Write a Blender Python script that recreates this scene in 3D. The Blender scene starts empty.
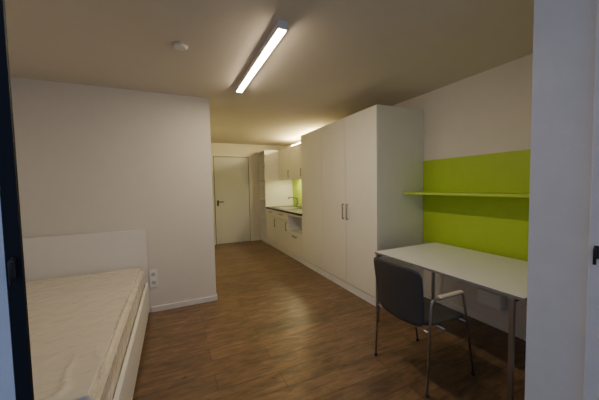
import bpy, bmesh, math, random
from mathutils import Vector, Matrix, noise
random.seed(3)
scene = bpy.context.scene
COL = scene.collection

# ---------------------------------------------------------------- materials
def new_mat(name):
    m = bpy.data.materials.new(name); m.use_nodes = True
    nt = m.node_tree
    return m, nt, nt.nodes["Principled BSDF"]

def simple(name, col, rough=0.5, metal=0.0, var=0.03, scale=8.0, bump=0.0, bscale=60.0, coat=0.0, spec=0.5):
    m, nt, b = new_mat(name)
    tc = nt.nodes.new("ShaderNodeTexCoord")
    n = nt.nodes.new("ShaderNodeTexNoise"); n.inputs["Scale"].default_value = scale
    nt.links.new(tc.outputs["Object"], n.inputs["Vector"])
    r = nt.nodes.new("ShaderNodeValToRGB")
    r.color_ramp.elements[0].position = 0.3; r.color_ramp.elements[1].position = 0.7
    r.color_ramp.elements[0].color = tuple(c*(1-var) for c in col)+(1,)
    r.color_ramp.elements[1].color = tuple(min(1, c*(1+var)) for c in col)+(1,)
    nt.links.new(n.outputs["Fac"], r.inputs["Fac"])
    nt.links.new(r.outputs["Color"], b.inputs["Base Color"])
    b.inputs["Roughness"].default_value = rough
    b.inputs["Metallic"].default_value = metal
    b.inputs["Coat Weight"].default_value = coat
    b.inputs["Specular IOR Level"].default_value = spec
    if bump:
        n2 = nt.nodes.new("ShaderNodeTexNoise"); n2.inputs["Scale"].default_value = bscale
        n2.inputs["Detail"].default_value = 4
        nt.links.new(tc.outputs["Object"], n2.inputs["Vector"])
        bp = nt.nodes.new("ShaderNodeBump"); bp.inputs["Strength"].default_value = bump
        bp.inputs["Distance"].default_value = 0.004
        nt.links.new(n2.outputs["Fac"], bp.inputs["Height"])
        nt.links.new(bp.outputs["Normal"], b.inputs["Normal"])
    return m

def emit(name, col, st):
    m, nt, b = new_mat(name)
    b.inputs["Base Color"].default_value = (0.8, 0.8, 0.8, 1)
    b.inputs["Emission Color"].default_value = col+(1,)
    b.inputs["Emission Strength"].default_value = st
    return m

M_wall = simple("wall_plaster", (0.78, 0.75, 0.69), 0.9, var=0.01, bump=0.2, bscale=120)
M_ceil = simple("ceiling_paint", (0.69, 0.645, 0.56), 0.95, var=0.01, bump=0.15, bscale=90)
M_cab = simple("cabinet_laminate", (0.89, 0.89, 0.83), 0.38, var=0.01)
M_cabin = simple("cabinet_inside", (0.60, 0.59, 0.55), 0.6, var=0.01)
M_white = simple("white_plastic", (0.88, 0.88, 0.87), 0.4, var=0.01)
M_trim = simple("white_trim", (0.82, 0.81, 0.78), 0.5, var=0.01)
M_green = simple("lime_green_board", (0.45, 0.64, 0.05), 0.5, var=0.02)
M_greenE = simple("lime_green_shelf", (0.50, 0.70, 0.08), 0.45, var=0.02)
M_desk = simple("desk_laminate", (0.92, 0.94, 0.95), 0.32, var=0.01)
M_edge = simple("desk_edge_grey", (0.22, 0.22, 0.23), 0.5)
M_chrome = simple("brushed_steel", (0.42, 0.43, 0.45), 0.32, metal=1.0)
M_steel = simple("satin_handle_steel", (0.30, 0.30, 0.30), 0.35, metal=1.0)
M_black = simple("black_plastic", (0.02, 0.02, 0.022), 0.45)
M_shell = simple("grey_plastic_shell", (0.065, 0.066, 0.066), 0.42, bump=0.1, bscale=200, spec=0.3)
M_arm = simple("pale_beech", (0.70, 0.64, 0.52), 0.45, var=0.08, scale=14)
M_wtop = simple("black_worktop", (0.03, 0.03, 0.032), 0.35)
M_door = simple("door_paint", (0.66, 0.68, 0.73), 0.45, var=0.01)
M_frame = simple("anthracite_frame", (0.010, 0.011, 0.016), 0.6, spec=0.2)
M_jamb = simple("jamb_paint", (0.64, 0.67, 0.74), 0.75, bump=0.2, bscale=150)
M_conc = simple("added_slab_concrete", (0.35, 0.35, 0.36), 0.9, bump=0.3)
M_bed = simple("bed_laminate", (0.86, 0.85, 0.80), 0.4, var=0.01)
M_dark = simple("dark_gap", (0.03, 0.03, 0.03), 0.8)
M_lamp = emit("lamp_diffuser", (1.0, 0.80, 0.56), 100.0)
M_strip = emit("warm_strip", (1.0, 0.82, 0.44), 40.0)
M_strip2 = emit("warm_tube", (1.0, 0.78, 0.36), 260.0)

def wood_floor():
    m, nt, b = new_mat("wood_plank_floor")
    L = nt.links.new
    tc = nt.nodes.new("ShaderNodeTexCoord")
    br = nt.nodes.new("ShaderNodeTexBrick")
    br.inputs["Scale"].default_value = 1.0
    br.inputs["Brick Width"].default_value = 1.2
    br.inputs["Row Height"].default_value = 0.18
    br.inputs["Mortar Size"].default_value = 0.0020
    br.inputs["Mortar Smooth"].default_value = 0.2
    br.offset = 0.37
    br.inputs["Color1"].default_value = (0.160, 0.098, 0.052, 1)
    br.inputs["Color2"].default_value = (0.228, 0.140, 0.075, 1)
    br.inputs["Mortar"].default_value = (0.065, 0.039, 0.022, 1)
    L(tc.outputs["Object"], br.inputs["Vector"])
    def ramped(scl, nscale, det, dist, p0, c0, p1, c1):
        mp2 = nt.nodes.new("ShaderNodeMapping"); mp2.inputs["Scale"].default_value = scl
        L(tc.outputs["Object"], mp2.inputs["Vector"])
        n = nt.nodes.new("ShaderNodeTexNoise"); n.inputs["Scale"].default_value = nscale
        n.inputs["Detail"].default_value = det; n.inputs["Distortion"].default_value = dist
        n.inputs["Roughness"].default_value = 0.62
        L(mp2.outputs["Vector"], n.inputs["Vector"])
        r = nt.nodes.new("ShaderNodeValToRGB")
        r.color_ramp.elements[0].position = p0; r.color_ramp.elements[0].color = (c0, c0, c0, 1)
        r.color_ramp.elements[1].position = p1; r.color_ramp.elements[1].color = (c1, c1, c1, 1)
        L(n.outputs["Fac"], r.inputs["Fac"])
        return n, r
    n, r = ramped((2.4, 14, 1), 1.6, 8, 0.8, 0.33, 0.62, 0.68, 1.28)
    n3, r3 = ramped((2.4, 6, 1), 2.6, 4, 0.4, 0.35, 0.76, 0.65, 1.20)
    n4, r4 = ramped((4.0, 9, 1), 2.0, 2, 0.4, 0.24, 0.50, 0.34, 1.0)
    cur = br.outputs["Color"]
    for rr in (r, r3, r4):
        mx = nt.nodes.new("ShaderNodeMix"); mx.data_type = 'RGBA'; mx.blend_type = 'MULTIPLY'
        mx.inputs[0].default_value = 1.0
        L(cur, mx.inputs[6]); L(rr.outputs["Color"], mx.inputs[7])
        cur = mx.outputs[2]
    L(cur, b.inputs["Base Color"])
    b.inputs["Roughness"].default_value = 0.33
    bp = nt.nodes.new("ShaderNodeBump"); bp.inputs["Strength"].default_value = 0.12; bp.inputs["Distance"].default_value = 0.003
    L(n.outputs["Fac"], bp.inputs["Height"]); L(bp.outputs["Normal"], b.inputs["Normal"])
    return m
M_floor = wood_floor()

def mattress_mat():
    m, nt, b = new_mat("plastic_wrapped_ticking")
    L = nt.links.new
    tc = nt.nodes.new("ShaderNodeTexCoord")
    v = nt.nodes.new("ShaderNodeTexVoronoi"); v.feature = 'SMOOTH_F1'
    v.inputs["Scale"].default_value = 16
    L(tc.outputs["Object"], v.inputs["Vector"])
    r = nt.nodes.new("ShaderNodeValToRGB")
    r.color_ramp.elements[0].color = (0.74, 0.67, 0.53, 1)
    r.color_ramp.elements[1].color = (0.76, 0.70, 0.56, 1)
    r.color_ramp.elements[1].position = 0.6
    L(v.outputs["Distance"], r.inputs["Fac"]); L(r.outputs["Color"], b.inputs["Base Color"])
    n = nt.nodes.new("ShaderNodeTexNoise"); n.inputs["Scale"].default_value = 9; n.inputs["Detail"].default_value = 3
    n.inputs["Distortion"].default_value = 0.6
    L(tc.outputs["Object"], n.inputs["Vector"])
    bp0 = nt.nodes.new("ShaderNodeBump"); bp0.inputs["Strength"].default_value = 0.15; bp0.inputs["Distance"].default_value = 0.004
    L(v.outputs["Distance"], bp0.inputs["Height"])
    L(bp0.outputs["Normal"], b.inputs["Normal"])
    bp = nt.nodes.new("ShaderNodeBump"); bp.inputs["Strength"].default_value = 0.6; bp.inputs["Distance"].default_value = 0.02
    L(n.outputs["Fac"], bp.inputs["Height"])
    b.inputs["Roughness"].default_value = 0.5
    b.inputs["Coat Weight"].default_value = 1.0
    b.inputs["Coat IOR"].default_value = 1.5
    b.inputs["Coat Roughness"].default_value = 0.14
    L(bp.outputs["Normal"], b.inputs["Coat Normal"])
    return m
M_mat = mattress_mat()

def glass_mat():
    m = bpy.data.materials.new("window_glass"); m.use_nodes = True
    nt = m.node_tree; nt.nodes.clear()
    o = nt.nodes.new("ShaderNodeOutputMaterial")
    t = nt.nodes.new("ShaderNodeBsdfTransparent"); t.inputs[0].default_value = (0.85, 0.9, 0.92, 1)
    g = nt.nodes.new("ShaderNodeBsdfGlossy"); g.inputs["Roughness"].default_value = 0.02
    mx = nt.nodes.new("ShaderNodeMixShader"); mx.inputs[0].default_value = 0.08
    nt.links.new(t.outputs[0], mx.inputs[1]); nt.links.new(g.outputs[0], mx.inputs[2])
    nt.links.new(mx.outputs[0], o.inputs[0])
    return m
M_glass = glass_mat()

# ---------------------------------------------------------------- helpers
def put(o, parent=None):
    COL.objects.link(o)
    if parent is not None:
        o.parent = parent
        o.matrix_parent_inverse = Matrix.Translation(-Vector(parent.location))
    return o

def finish(me, mat):
    me.materials.append(mat)

def box(name, x0, x1, y0, y1, z0, z1, mat, parent=None, bev=0.0, seg=2):
    bm = bmesh.new()
    bmesh.ops.create_cube(bm, size=1.0)
    sx, sy, sz = x1-x0, y1-y0, z1-z0
    for v in bm.verts:
        v.co = Vector((v.co.x*sx, v.co.y*sy, v.co.z*sz))
    if bev > 0:
        bmesh.ops.bevel(bm, geom=list(bm.edges), offset=min(bev, 0.45*min(sx, sy, sz)), segments=seg, affect='EDGES', profile=0.6)
    me = bpy.data.meshes.new(name); bm.to_mesh(me); bm.free()
    finish(me, mat)
    o = bpy.data.objects.new(name, me)
    o.location = ((x0+x1)/2, (y0+y1)/2, (z0+z1)/2)
    return put(o, parent)

def boxes(name, lst, mat, parent=None, bev=0.0):
    bm = bmesh.new()
    xs = [b[0] for b in lst]+[b[1] for b in lst]; ys = [b[2] for b in lst]+[b[3] for b in lst]; zs = [b[4] for b in lst]+[b[5] for b in lst]
    c = Vector(((min(xs)+max(xs))/2, (min(ys)+max(ys))/2, (min(zs)+max(zs))/2))
    for (x0, x1, y0, y1, z0, z1) in lst:
        r = bmesh.ops.create_cube(bm, size=1.0)
        for v in r["verts"]:
            v.co = Vector(((x0+x1)/2+v.co.x*(x1-x0), (y0+y1)/2+v.co.y*(y1-y0), (z0+z1)/2+v.co.z*(z1-z0)))-c
    if bev: bmesh.ops.bevel(bm, geom=list(bm.edges), offset=bev, segments=1, affect='EDGES')
    me = bpy.data.meshes.new(name); bm.to_mesh(me); bm.free(); finish(me, mat)
    o = bpy.data.objects.new(name, me); o.location = c
    return put(o, parent)

def cyl(name, c, r, h, mat, parent=None, axis='Z', seg=32, r2=None, bev=0.0):
    bm = bmesh.new()
    bmesh.ops.create_cone(bm, cap_ends=True, segments=seg, radius1=r, radius2=r if r2 is None else r2, depth=h)
    if bev:
        ed = [e for e in bm.edges if any(len(f.verts) > 4 for f in e.link_faces)]
        bmesh.ops.bevel(bm, geom=ed, offset=bev, segments=3, affect='EDGES')
    if axis == 'X': bmesh.ops.rotate(bm, verts=bm.verts, matrix=Matrix.Rotation(math.pi/2, 3, 'Y'))
    if axis == 'Y': bmesh.ops.rotate(bm, verts=bm.verts, matrix=Matrix.Rotation(math.pi/2, 3, 'X'))
    me = bpy.data.meshes.new(name); bm.to_mesh(me); bm.free(); finish(me, mat)
    for p in me.polygons: p.use_smooth = len(p.vertices) == 4
    o = bpy.data.objects.new(name, me); o.location = c
    return put(o, parent)

def round_path(pts, rad, n=7):
    pts = [Vector(p) for p in pts]; out = [pts[0]]
    for i in range(1, len(pts)-1):
        a, b, c = pts[i-1], pts[i], pts[i+1]
        d1 = (a-b); d2 = (c-b)
        r = min(rad, d1.length*0.45, d2.length*0.45)
        p0 = b+d1.normalized()*r; p1 = b+d2.normalized()*r
        for k in range(n+1):
            t = k/n
            out.append(p0*(1-t)**2+b*2*t*(1-t)+p1*t*t)
    out.append(pts[-1]); return out

def tube(name, pts, r, mat, parent=None, rad=0.05, seg=14):
    P = round_path(pts, rad) if len(pts) > 2 else [Vector(p) for p in pts]
    c = sum(P, Vector())/len(P)
    bm = bmesh.new(); rings = []
    t0 = (P[1]-P[0]).normalized()
    up = Vector((0, 0, 1)) if abs(t0.z) < 0.9 else Vector((0, 1, 0))
    nrm = t0.cross(up).normalized()
    prev = t0
    for i, p in enumerate(P):
        if i == 0: t = t0
        elif i == len(P)-1: t = (P[i]-P[i-1]).normalized()
        else: t = ((P[i]-P[i-1]).normalized()+(P[i+1]-P[i]).normalized()).normalized()
        q = prev.rotation_difference(t); nrm = (q @ nrm).normalized(); prev = t
        bi = t.cross(nrm)
        rings.append([bm.verts.new(p-c+nrm*r*math.cos(a)+bi*r*math.sin(a)) for a in [2*math.pi*k/seg for k in range(seg)]])
    for a, b in zip(rings, rings[1:]):
        for k in range(seg):
            bm.faces.new((a[k], a[(k+1) % seg], b[(k+1) % seg], b[k]))
    bm.faces.new(rings[0]); bm.faces.new(rings[-1])
    bmesh.ops.recalc_face_normals(bm, faces=bm.faces)
    me = bpy.data.meshes.new(name); bm.to_mesh(me); bm.free(); finish(me, mat)
    for p in me.polygons: p.use_smooth = len(p.vertices) == 4
    o = bpy.data.objects.new(name, me); o.location = c
    return put(o, parent)

def grid_shell(name, fn, nu, nv, th, mat, parent):
    P = [[Vector(fn(i/nu, j/nv)) for j in range(nv+1)] for i in range(nu+1)]
    c = sum((p for row in P for p in row), Vector())/((nu+1)*(nv+1))
    bm = bmesh.new(); A = []; B = []
    for i in range(nu+1):
        ra = []; rb = []
        for j in range(nv+1):
            du = P[min(i+1, nu)][j]-P[max(i-1, 0)][j]; dv = P[i][min(j+1, nv)]-P[i][max(j-1, 0)]
            n = du.cross(dv)
            n = n.normalized() if n.length > 1e-9 else Vector((0, 0, 1))
            ra.append(bm.verts.new(P[i][j]-c+n*th/2)); rb.append(bm.verts.new(P[i][j]-c-n*th/2))
        A.append(ra); B.append(rb)
    for i in range(nu):
        for j in range(nv):
            bm.faces.new((A[i][j], A[i+1][j], A[i+1][j+1], A[i][j+1]))
            bm.faces.new((B[i][j], B[i][j+1], B[i+1][j+1], B[i+1][j]))
    for i in range(nu):
        bm.faces.new((A[i][0], B[i][0], B[i+1][0], A[i+1][0]))
        bm.faces.new((A[i][nv], A[i+1][nv], B[i+1][nv], B[i][nv]))
    for j in range(nv):
        bm.faces.new((A[0][j], A[0][j+1], B[0][j+1], B[0][j]))
        bm.faces.new((A[nu][j], B[nu][j], B[nu][j+1], A[nu][j+1]))
    bmesh.ops.recalc_face_normals(bm, faces=bm.faces)
    me = bpy.data.meshes.new(name); bm.to_mesh(me); bm.free(); finish(me, mat)
    for p in me.polygons: p.use_smooth = True
    o = bpy.data.objects.new(name, me); o.location = c
    return put(o, parent)

def squircle(u, v, n=5.0):
    a = 2*u-1; b = 2*v-1
    m = max(abs(a), abs(b))
    if m < 1e-6: return 0.0, 0.0
    L = (abs(a)**n+abs(b)**n)**(1/n)
    return a*m/L, b*m/L

def empty(name, loc, label, cat, group=None):
    o = bpy.data.objects.new(name, None); o.location = loc
    o.empty_display_size = 0.1
    COL.objects.link(o); o["label"] = label; o["category"] = cat
    if group: o["group"] = group
    return o

def S(o, label, cat):
    o["kind"] = "structure"; o["label"] = label; o["category"] = cat
    return o

# ---------------------------------------------------------------- shell
RX = 2.77; CZ = 2.46; BY = 6.90; PY = 3.48; PX = 0.44; LX = -1.42
FY0, FY1 = 0.45, 0.71; JX = 1.50
CE = 2.40
KE = 6.39
S(box("floor", LX-0.1, RX+0.1, FY0-0.05, BY+0.1, -0.1, 0.0, M_floor), "brown wood plank floor", "floor")
S(box("floor_balcony_added", -3.5, 4.5, -3.0, FY0-0.05, -0.12, -0.02, M_conc), "unseen grey concrete balcony slab added to block light from below", "floor")  # unseen slab outside, added to keep sky light from coming up from below
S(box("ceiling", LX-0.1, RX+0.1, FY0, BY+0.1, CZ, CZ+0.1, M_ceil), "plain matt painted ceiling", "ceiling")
S(box("wall_right", RX, RX+0.12, FY0, BY+0.1, 0, CZ, M_wall), "white plaster wall behind the desk", "wall")
S(box("wall_left", LX-0.12, LX, FY0, PY, 0, CZ, M_wall), "white plaster wall beside the bed", "wall")
S(box("wall_partition", LX-0.12, PX, PY, BY, 0, CZ, M_wall), "white plaster wall behind the bed head", "wall")
S(box("wall_back", LX-0.12, RX, BY, BY+0.12, 0, CZ, M_wall), "white plaster wall around the entrance door", "wall")
S(box("wall_front", JX, RX+0.12, FY0-0.05, FY1, 0, CZ, M_jamb), "white painted window reveal", "wall")

S(box("baseboard_partition", -0.27, PX+0.012, PY-0.014, PY, 0, 0.06, M_trim, bev=0.003), "white skirting board", "baseboard")
S(box("baseboard_right", RX-0.014, RX, FY1, CE-0.01, 0, 0.06, M_trim, bev=0.003), "white skirting board", "baseboard")
S(box("baseboard_corridor", PX, PX+0.014, PY, BY-0.02, 0, 0.06, M_trim, bev=0.003), "white skirting board", "baseboard")
S(box("baseboard_back", 1.86, 2.0, BY-0.014, BY, 0, 0.06, M_trim, bev=0.003), "white skirting board", "baseboard")

d = empty("door_1", (1.33, BY, 0), "flat grey-white entrance door in a pale frame with black lever handle", "door"); d["kind"] = "structure"
boxes("door_frame", [(0.83, 0.91, BY-0.03, BY-0.001, 0, 2.21), (1.77, 1.85, BY-0.03, BY-0.001, 0, 2.21), (0.91, 1.77, BY-0.03, BY-0.001, 2.14, 2.21)], M_trim, d)
box("door_gap", 0.91, 1.77, BY-0.008, BY-0.001, 0.0, 2.14, M_dark, d)
leaf = box("door_leaf", 0.924, 1.756, BY-0.035, BY-0.009, 0.008, 2.124, M_door, d, bev=0.003)
tube("door_handle", [(0.985, BY-0.036, 1.04), (0.985, BY-0.09, 1.04), (1.11, BY-0.09, 1.04)], 0.011, M_black, leaf, rad=0.02)
box("lock_plate", 0.965, 1.005, BY-0.043, BY-0.035, 0.94, 1.08, M_black, leaf, bev=0.004)

w = empty("window_1", (-0.85, 0.72, 0), "floor-to-ceiling glass panel with anthracite frame", "window"); w["kind"] = "structure"
boxes("window_frame", [(-0.292, -0.269, 0.70, 0.708, 0.0, CZ), (LX, LX+0.05, 0.70, 0.75, 0.0, CZ)], M_frame, w)
boxes("inner_frame", [(-0.42, -0.293, 0.70, 0.735, 0.0, CZ), (LX+0.05, -0.42, 0.70, 0.735, 0.0, 0.06), (LX+0.05, -0.42, 0.70, 0.735, CZ-0.06, CZ)], M_jamb, w)
box("window_pane", LX+0.05, -0.421, 0.712, 0.72, 0.061, CZ-0.061, M_glass, w)
wh = box("window_handle", -0.2835, -0.2765, 0.693, 0.6995, 1.235, 1.275, M_black, w, bev=0.002)
tube("handle_lever", [(-0.280, 0.697, 1.27), (-0.280, 0.684, 1.27), (-0.280, 0.684, 1.225)], 0.003, M_black, wh, rad=0.006)

w2 = empty("window_2", (JX-0.02, 0.46, 0), "white open window frame with black handle at the reveal", "window"); w2["kind"] = "structure"
box("window_frame", JX-0.05, JX, 0.40, 0.49, 0.0, CZ, M_jamb, w2, bev=0.006)
wh = box("window_handle", JX-0.058, JX-0.05, 0.458, 0.472, 1.10, 1.15, M_black, w2, bev=0.003)
tube("handle_lever", [(JX-0.056, 0.465, 1.14), (JX-0.068, 0.465, 1.14), (JX-0.068, 0.465, 1.08)], 0.005, M_black, wh, rad=0.01)

# ---------------------------------------------------------------- tall cabinets
CX = 2.05; CT = 2.265; PL = 0.09
def bar_handle(x, y, z0, z1, parent):
    return tube("handle", [(x, y, z1), (x-0.026, y, z1), (x-0.026, y, z0), (x, y, z0)], 0.007, M_steel, parent, rad=0.006)
def bar_handle_h(x, y0, y1, z, parent):
    return tube("handle", [(x, y0, z), (x-0.026, y0, z), (x-0.026, y1, z), (x, y1, z)], 0.007, M_steel, parent, rad=0.006)

def tall_unit(label, name, y0, y1, doors):
    e = empty(name, ((CX+RX)/2, (y0+y1)/2, 0), label, "wardrobe" if name == "wardrobe" else "cabinet")
    box("body", CX+0.02, RX-0.002, y0+0.001, y1-0.001, PL, CT, M_cab, e, bev=0.002)
    box("plinth", CX+0.004, RX-0.01, y0+0.004, y1-0.001, 0, PL-0.001, M_white, e)
    for a, b, hy in doors:
        dd = box("door", CX, CX+0.018, a+0.004, b-0.004, PL+0.014, CT-0.002, M_cab, e, bev=0.0015)
        if hy is not None: bar_handle(CX, hy, 0.95, 1.14, dd)
    return e
tall_unit("tall white two-door wardrobe with steel bar handles", "wardrobe", CE, 3.64,
          [(CE, 3.01, 2.965), (3.01, 3.64, 3.055)])
tall_unit("tall plain white single-door cabinet next to the kitchenette", "tall_cabinet", 3.64, 4.36, [(3.64, 4.36, None)])

# ---------------------------------------------------------------- kitchenette base units
def base_shell(e, y0, y1, z0=0.10, z1=0.86):
    boxes("body", [(CX+0.02, RX-0.002, y0+0.001, y0+0.018, z0, z1), (CX+0.02, RX-0.002, y1-0.018, y1-0.001, z0, z1),
                   (CX+0.02, RX-0.002, y0+0.018, y1-0.018, z0, z0+0.018), (RX-0.02, RX-0.002, y0+0.018, y1-0.018, z0+0.018, z1),
                   (CX+0.02, RX-0.02, y0+0.018, y1-0.018, z1-0.018, z1)], M_cab, e)
    box("plinth", CX+0.01, RX-0.01, y0+0.001, y1-0.001, 0, z0-0.001, M_white, e)
e = empty("base_cabinet", (2.4, 4.7, 0), "white base cabinet with an open niche above a drawer", "cabinet")
base_shell(e, 4.36, 5.04)
boxes("niche", [(CX, RX-0.03, 4.38, 5.02, 0.50, 0.52), (CX, CX+0.02, 4.362, 4.38, 0.50, 0.86), (CX, CX+0.02, 5.02, 5.038, 0.50, 0.86), (CX, CX+0.02, 4.38, 5.02, 0.83, 0.86)], M_cab, e)
dr = box("drawer", CX, CX+0.018, 4.363, 5.037, 0.108, 0.496, M_cab, e, bev=0.0015)
bar_handle_h(CX, 4.62, 4.78, 0.44, dr)
for (y0, y1) in ((5.04, 5.71), (5.71, KE-0.002)):
    e = empty("base_cabinet", (2.4, (y0+y1)/2, 0), "white base cabinet with drawer and door beneath the black worktop", "cabinet")
    base_shell(e, y0, y1)
    dr = box("drawer", CX, CX+0.018, y0+0.004, y1-0.004, 0.712, 0.857, M_cab, e, bev=0.0015)
    bar_handle_h(CX, (y0+y1)/2-0.08, (y0+y1)/2+0.08, 0.80, dr)
    dd = box("door", CX, CX+0.018, y0+0.004, y1-0.004, 0.108, 0.702, M_cab, e, bev=0.0015)
    bar_handle(CX, y0+0.05, 0.50, 0.66, dd)
wt = box("worktop", CX-0.015, RX-0.002, 4.362, KE-0.002, 0.86, 0.90, M_wtop, None, bev=0.003)
wt["label"] = "black kitchen worktop running along the base cabinets"; wt["category"] = "countertop"

SX = 2.035
e = empty("shelf_unit", (2.4, 6.62, 0), "tall narrow white open shelf unit beside the kitchenette", "shelf")
SY0, SY1 = KE, BY-0.016
boxes("body", [(SX, RX-0.002, SY0, SY0+0.025, 0, CT), (SX, RX-0.002, SY1-0.025, SY1, 0, CT), (SX+0.24, SX+0.26, SY0+0.025, SY1-0.025, 0, CT),
               (SX, RX-0.02, SY0+0.025, SY1-0.025, CT-0.025, CT), (SX+0.01, SX+0.24, SY0+0.025, SY1-0.025, 0, 0.08)], M_white, e)
for z in (0.55, 1.05, 1.50, 1.90):
    box("shelf_board", SX+0.003, SX+0.239, SY0+0.026, SY1-0.026, z, z+0.024, M_white, e)

UX = 2.40
for (y0, y1) in ((4.362, 5.04), (5.04, 5.70), (5.70, KE-0.002)):
    e = empty("wall_cabinet", (2.57, (y0+y1)/2, 1.55), "white wall cabinet above the worktop", "cabinet", "kitchen wall cabinets")
    box("body", UX+0.02, RX-0.002, y0+0.001, y1-0.001, 1.58, CT, M_cab, e, bev=0.002)
    dd = box("door", UX, UX+0.018, y0+0.005, y1-0.005, 1.535, CT-0.002, M_cab, e, bev=0.0015)
    bar_handle(UX, y0+0.05, 1.60, 1.74, dd)
o = box("backsplash", RX-0.012, RX-0.001, 4.362, KE-0.002, 0.905, 1.575, M_green, None)
o["label"] = "lime green backsplash panel over the worktop"; o["category"] = "backsplash"
e = empty("under_cabinet_light", (2.55, 5.4, 1.56), "slim warm light strip fixed under the wall cabinets", "light")
box("housing", 2.50, 2.58, 4.70, 6.10, 1.568, 1.5799, M_white, e)
box("diffuser", 2.507, 2.573, 4.71, 6.09, 1.560, 1.5675, M_strip, e)
e = empty("cabinet_top_light", (2.6, 5.2, CT), "warm fluorescent tube lying on top of the wall cabinets", "light")
box("housing", 2.52, 2.58, 4.50, 5.95, CT+0.001, CT+0.025, M_white, e)
cyl("tube", (2.55, 5.22, CT+0.042), 0.013, 1.38, M_strip2, e, axis='Y')

e = empty("kitchen_sink", (2.38, 5.75, 0.90), "stainless steel inset kitchen sink in the worktop", "sink")
boxes("rim", [(2.14, 2.17, 5.45, 6.05, 0.9005, 0.908), (2.60, 2.63, 5.45, 6.05, 0.9005, 0.908), (2.17, 2.60, 5.45, 5.48, 0.9005, 0.908), (2.17, 2.60, 6.02, 6.05, 0.9005, 0.908)], M_chrome, e)
box("basin", 2.17, 2.60, 5.48, 6.02, 0.9005, 0.903, M_chrome, e)
e = empty("faucet", (2.52, 5.9, 0.90), "chrome swivel faucet behind the sink", "faucet")
cyl("base", (2.66, 5.9, 0.925), 0.028, 0.049, M_steel, e, bev=0.003)
tube("spout", [(2.66, 5.9, 0.94), (2.66, 5.9, 1.10), (2.42, 5.85, 1.14), (2.42, 5.85, 1.09)], 0.016, M_steel, e, rad=0.05)
tube("lever", [(2.66, 5.9, 0.97), (2.64, 5.80, 1.02)], 0.010, M_steel, e)

# ---------------------------------------------------------------- green board, shelf
o = box("wall_panel", RX-0.018, RX-0.001, 0.95, CE-0.005, 0.69, 1.665, M_green, None, bev=0.002)
o["label"] = "lime green wall panel behind the desk"; o["category"] = "panel"
o = box("wall_shelf", 2.42, RX-0.019, 0.95, CE-0.01, 1.275, 1.298, M_greenE, None, bev=0.002)
o["label"] = "long lime green shelf board mounted on the green panel"; o["category"] = "shelf"

# ---------------------------------------------------------------- desk
DX0, DX1, DY0, DY1, DZ = 1.83, 2.70, 0.88, 2.18, 0.72
e = empty("desk", ((DX0+DX1)/2, (DY0+DY1)/2, 0), "desk with white top on slim square steel legs", "desk")
box("desktop", DX0, DX1, DY0, DY1, DZ-0.022, DZ, M_desk, e, bev=0.001)
box("edge_band", DX0-0.002, DX0, DY0, DY1, DZ-0.021, DZ-0.003, M_edge, e)
box("edge_band", DX0, DX1, DY1, DY1+0.002, DZ-0.021, DZ-0.003, M_edge, e)
box("edge_band", DX0, DX1, DY0-0.002, DY0, DZ-0.021, DZ-0.003, M_edge, e)
h = 0.013
for x in (DX0+0.018, DX1-0.05):
    for y in (DY0+0.07, DY1-0.016):
        lg = box("leg", x-h, x+h, y-h, y+h, 0.010, DZ-0.0225, M_chrome, e, bev=0.003)
        box("foot", x-h-0.001, x+h+0.001, y-h-0.001, y+h+0.001, 0, 0.0095, M_black, lg, bev=0.002)
box("rail", DX0+0.032, DX1-0.064, DY0+0.057, DY0+0.083, DZ-0.05, DZ-0.023, M_black, e)
box("rail", DX0+0.032, DX1-0.064, DY1-0.029, DY1-0.003, DZ-0.05, DZ-0.023, M_black, e)
box("rail", DX1-0.063, DX1-0.037, DY0+0.084, DY1-0.030, DZ-0.05, DZ-0.023, M_black, e)

def socket(name, cx, cy, cz, n, label, s=0.071, dep=0.011):
    e = empty(name, (cx, cy, cz), label, "outlet")
    W = s*n+0.01
    hw, hh = 0.041, W/2
    box("cover", cx-hw, cx+hw, cy-dep, cy-0.0005, cz-hh, cz+hh, M_white, e, bev=0.003)
    for k in range(n):
        c = (cx, cy-dep-0.001, cz+(k-(n-1)/2)*s)
        cyl("socket_well", c, 0.023, 0.002, M_cabin, e, axis='Y')
        for t in (-0.009, 0.009): cyl("pin_hole", (c[0]+t, c[1]-0.0015, c[2]), 0.003, 0.001, M_black, e, axis='Y', seg=10)
    return e
socket("wall_socket", -0.235, PY, 0.385, 2, "white double wall socket stacked vertically beside the bed", s=0.095)
e = empty("wall_socket", (RX, 1.58, 0.28), "compact protruding white socket box on the wall under the desk", "outlet")
box("body", RX-0.085, RX-0.0005, 1.47, 1.69, 0.215, 0.350, M_white, e, bev=0.006)
box("lid", RX-0.093, RX-0.0855, 1.477, 1.683, 0.222, 0.343, M_white, e, bev=0.003)

# ---------------------------------------------------------------- chair
YA, YB = 1.235, 1.735; YC = (YA+YB)/2; OX = 0.02
e = empty("chair", (1.69+OX, YC, 0), "stackable chair with dark grey plastic shell, chrome legs and pale armrests", "chair")
r = 0.008
for y in (YA, YB):
    lg = tube("side_frame", [(1.44+OX, y, 0.012), (1.475+OX, y, 0.632), (1.79+OX, y, 0.632), (1.91+OX, y, 0.012)], r, M_chrome, e, rad=0.04)
    cyl("foot", (1.44+OX, y, 0.007), 0.012, 0.014, M_black, lg, seg=16)
    cyl("foot", (1.91+OX, y, 0.007), 0.012, 0.014, M_black, lg, seg=16)
    box("armrest", 1.55+OX, 1.775+OX, y-0.017, y+0.017, 0.636, 0.650, M_arm, e, bev=0.005, seg=3)
for x in (1.61+OX, 1.84+OX):
    tube("seat_support", [(x, YA, 0.41), (x, YB, 0.41)], 0.008, M_chrome, e)
tube("back_support", [(1.464+OX, YA, 0.42), (1.46+OX, YA+0.04, 0.42), (1.46+OX, YB-0.04, 0.42), (1.464+OX, YB, 0.42)], r, M_chrome, e, rad=0.03)
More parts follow.
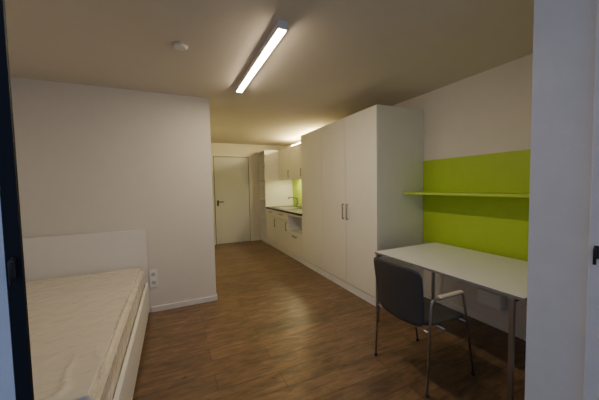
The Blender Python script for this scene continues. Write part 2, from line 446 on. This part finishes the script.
def backfn(u, v):
    a, b = squircle(u, v, 8.0)
    y = YC+a*(0.228+0.010*b)
    z = 0.635+b*0.205-0.006*a*a*b
    x = 1.458+OX-(z-0.43)*0.13-0.035*(1-a*a)
    return (x, y, z)
grid_shell("backrest", backfn, 24, 18, 0.004, M_shell, e)
def seatfn(u, v):
    a, b = squircle(u, v)
    x = 1.68+OX+a*0.225; y = YC+b*0.222
    z = 0.430+0.012*(b*b)-0.02*max(0, a)**3+0.012*max(0, -a)**2
    return (x, y, z)
grid_shell("seat", seatfn, 20, 20, 0.007, M_shell, e)

# ---------------------------------------------------------------- bed
BX0, BX1 = -1.38, -0.285
e = empty("bed", ((BX0+BX1)/2, 2.4, 0), "white laminate single bed frame with headboard", "bed")
box("headboard", BX0, BX1, PY-0.050, PY-0.018, 0.02, 0.95, M_bed, e, bev=0.003)
for (a, b) in ((BX1-0.025, BX1), (BX0, BX0+0.025)):
    box("side_rail", a, b, 1.32, PY-0.051, 0.06, 0.36, M_bed, e, bev=0.003)
box("footboard", BX0, BX1, 1.293, 1.319, 0.02, 0.38, M_bed, e, bev=0.003)
box("slat_base", BX0+0.026, BX1-0.026, 1.32, PY-0.051, 0.22, 0.26, M_arm, e)
for x in (BX0+0.06, BX1-0.06):
    for y in (1.38, PY-0.10):
        box("leg", x-0.025, x+0.025, y-0.025, y+0.025, 0, 0.2195, M_bed, e, bev=0.003)
def mattress():
    x0, x1, y0, y1, z0, z1 = BX0+0.03, BX1-0.03, 1.33, PY-0.058, 0.262, 0.55
    bm = bmesh.new(); bmesh.ops.create_cube(bm, size=1)
    for v in bm.verts: v.co = Vector((v.co.x*(x1-x0), v.co.y*(y1-y0), v.co.z*(z1-z0)))
    bmesh.ops.bevel(bm, geom=list(bm.edges), offset=0.035, segments=3, affect='EDGES')
    bmesh.ops.triangulate(bm, faces=bm.faces)
    for _ in range(8):
        ed = [q for q in bm.edges if q.calc_length() > 0.022]
        if not ed: break
        bmesh.ops.subdivide_edges(bm, edges=ed, cuts=1, use_grid_fill=True)
        bmesh.ops.triangulate(bm, faces=[f for f in bm.faces if len(f.verts) > 3])
    bm.normal_update()
    mv = []
    for v in bm.verts:
        p = v.co.copy()
        nn = noise.noise(Vector((p.x*3, p.y*3, p.z*3)))
        wv = noise.noise(Vector((p.x*3, p.y*3, 1.7)))
        msk = max(0.0, noise.noise(Vector((p.x*2+9, p.y*2, 4.0))))*2
        ridge = max(0, 1-abs(noise.noise(Vector((p.x*2.0+3+wv*0.5, p.y*3.5+wv*0.5, p.z*5))))*12)**2
        ridge2 = max(0, 1-abs(noise.noise(Vector((p.x*7+wv, p.y*4+7, p.z*9))))*7)**2
        near = max(0.0, min(1.0, (-p.y-0.55)/0.45))*max(0.0, min(1.0, (p.x+0.1)/0.4))
        amt = 0.003*nn+0.004*ridge*min(1, msk)+near*(0.020*ridge2+0.008*ridge)
        if p.z > -(z1-z0)/2+0.05:
            if p.z < 0.10: amt = min(amt, 0.003)
            mv.append((v, v.normal.copy()*amt))
    for v, dlt in mv: v.co += dlt
    me = bpy.data.meshes.new("mattress"); bm.to_mesh(me); bm.free(); finish(me, M_mat)
    for p in me.polygons: p.use_smooth = True
    o = bpy.data.objects.new("mattress", me); o.location = ((x0+x1)/2, (y0+y1)/2, (z0+z1)/2)
    put(o)
    o["label"] = "cream quilted mattress still wrapped in wrinkled clear plastic"; o["category"] = "mattress"
mattress()

# ---------------------------------------------------------------- ceiling things
e = empty("ceiling_lamp", (0.69, 2.31, CZ), "long slim rectangular ceiling lamp with glowing diffuser", "lamp")
box("housing", 0.658, 0.722, 1.70, 2.99, CZ-0.045, CZ-0.0005, M_white, e, bev=0.003)
box("diffuser", 0.665, 0.715, 1.715, 2.975, CZ-0.052, CZ-0.0455, M_lamp, e, bev=0.002)
box("end_cap", 0.658, 0.722, 1.690, 1.6995, CZ-0.052, CZ-0.001, M_trim, e)
box("end_cap", 0.658, 0.722, 2.9905, 3.000, CZ-0.052, CZ-0.001, M_trim, e)
e = empty("smoke_detector", (0.093, 2.28, CZ), "round white smoke detector on the ceiling", "smoke detector")
cyl("base", (0.093, 2.28, CZ-0.005), 0.060, 0.009, M_ceil, e, bev=0.002)
cyl("sensor_cover", (0.093, 2.28, CZ-0.0145), 0.040, 0.009, M_trim, e, r2=0.054, bev=0.002)

# ---------------------------------------------------------------- world & camera
wd = bpy.data.worlds.new("dusk_sky"); scene.world = wd; wd.use_nodes = True
bg = wd.node_tree.nodes["Background"]
bg.inputs[0].default_value = (0.54, 0.67, 1.0, 1); bg.inputs[1].default_value = 0.52

cam = bpy.data.cameras.new("camera"); co = bpy.data.objects.new("camera", cam); COL.objects.link(co)
cam.sensor_fit = 'HORIZONTAL'; cam.sensor_width = 36; cam.lens = 275*36/599; cam.clip_start = 0.02
R = Vector((.9078, -.419, -.020)).normalized()
F = Vector((.4175, .9072, -.0528)); F = (F-R*F.dot(R)).normalized()
U = R.cross(F).normalized()
m = Matrix(((R.x, U.x, -F.x, 0), (R.y, U.y, -F.y, 0), (R.z, U.z, -F.z, 1.4), (0, 0, 0, 1)))
co.matrix_world = m
scene.camera = co
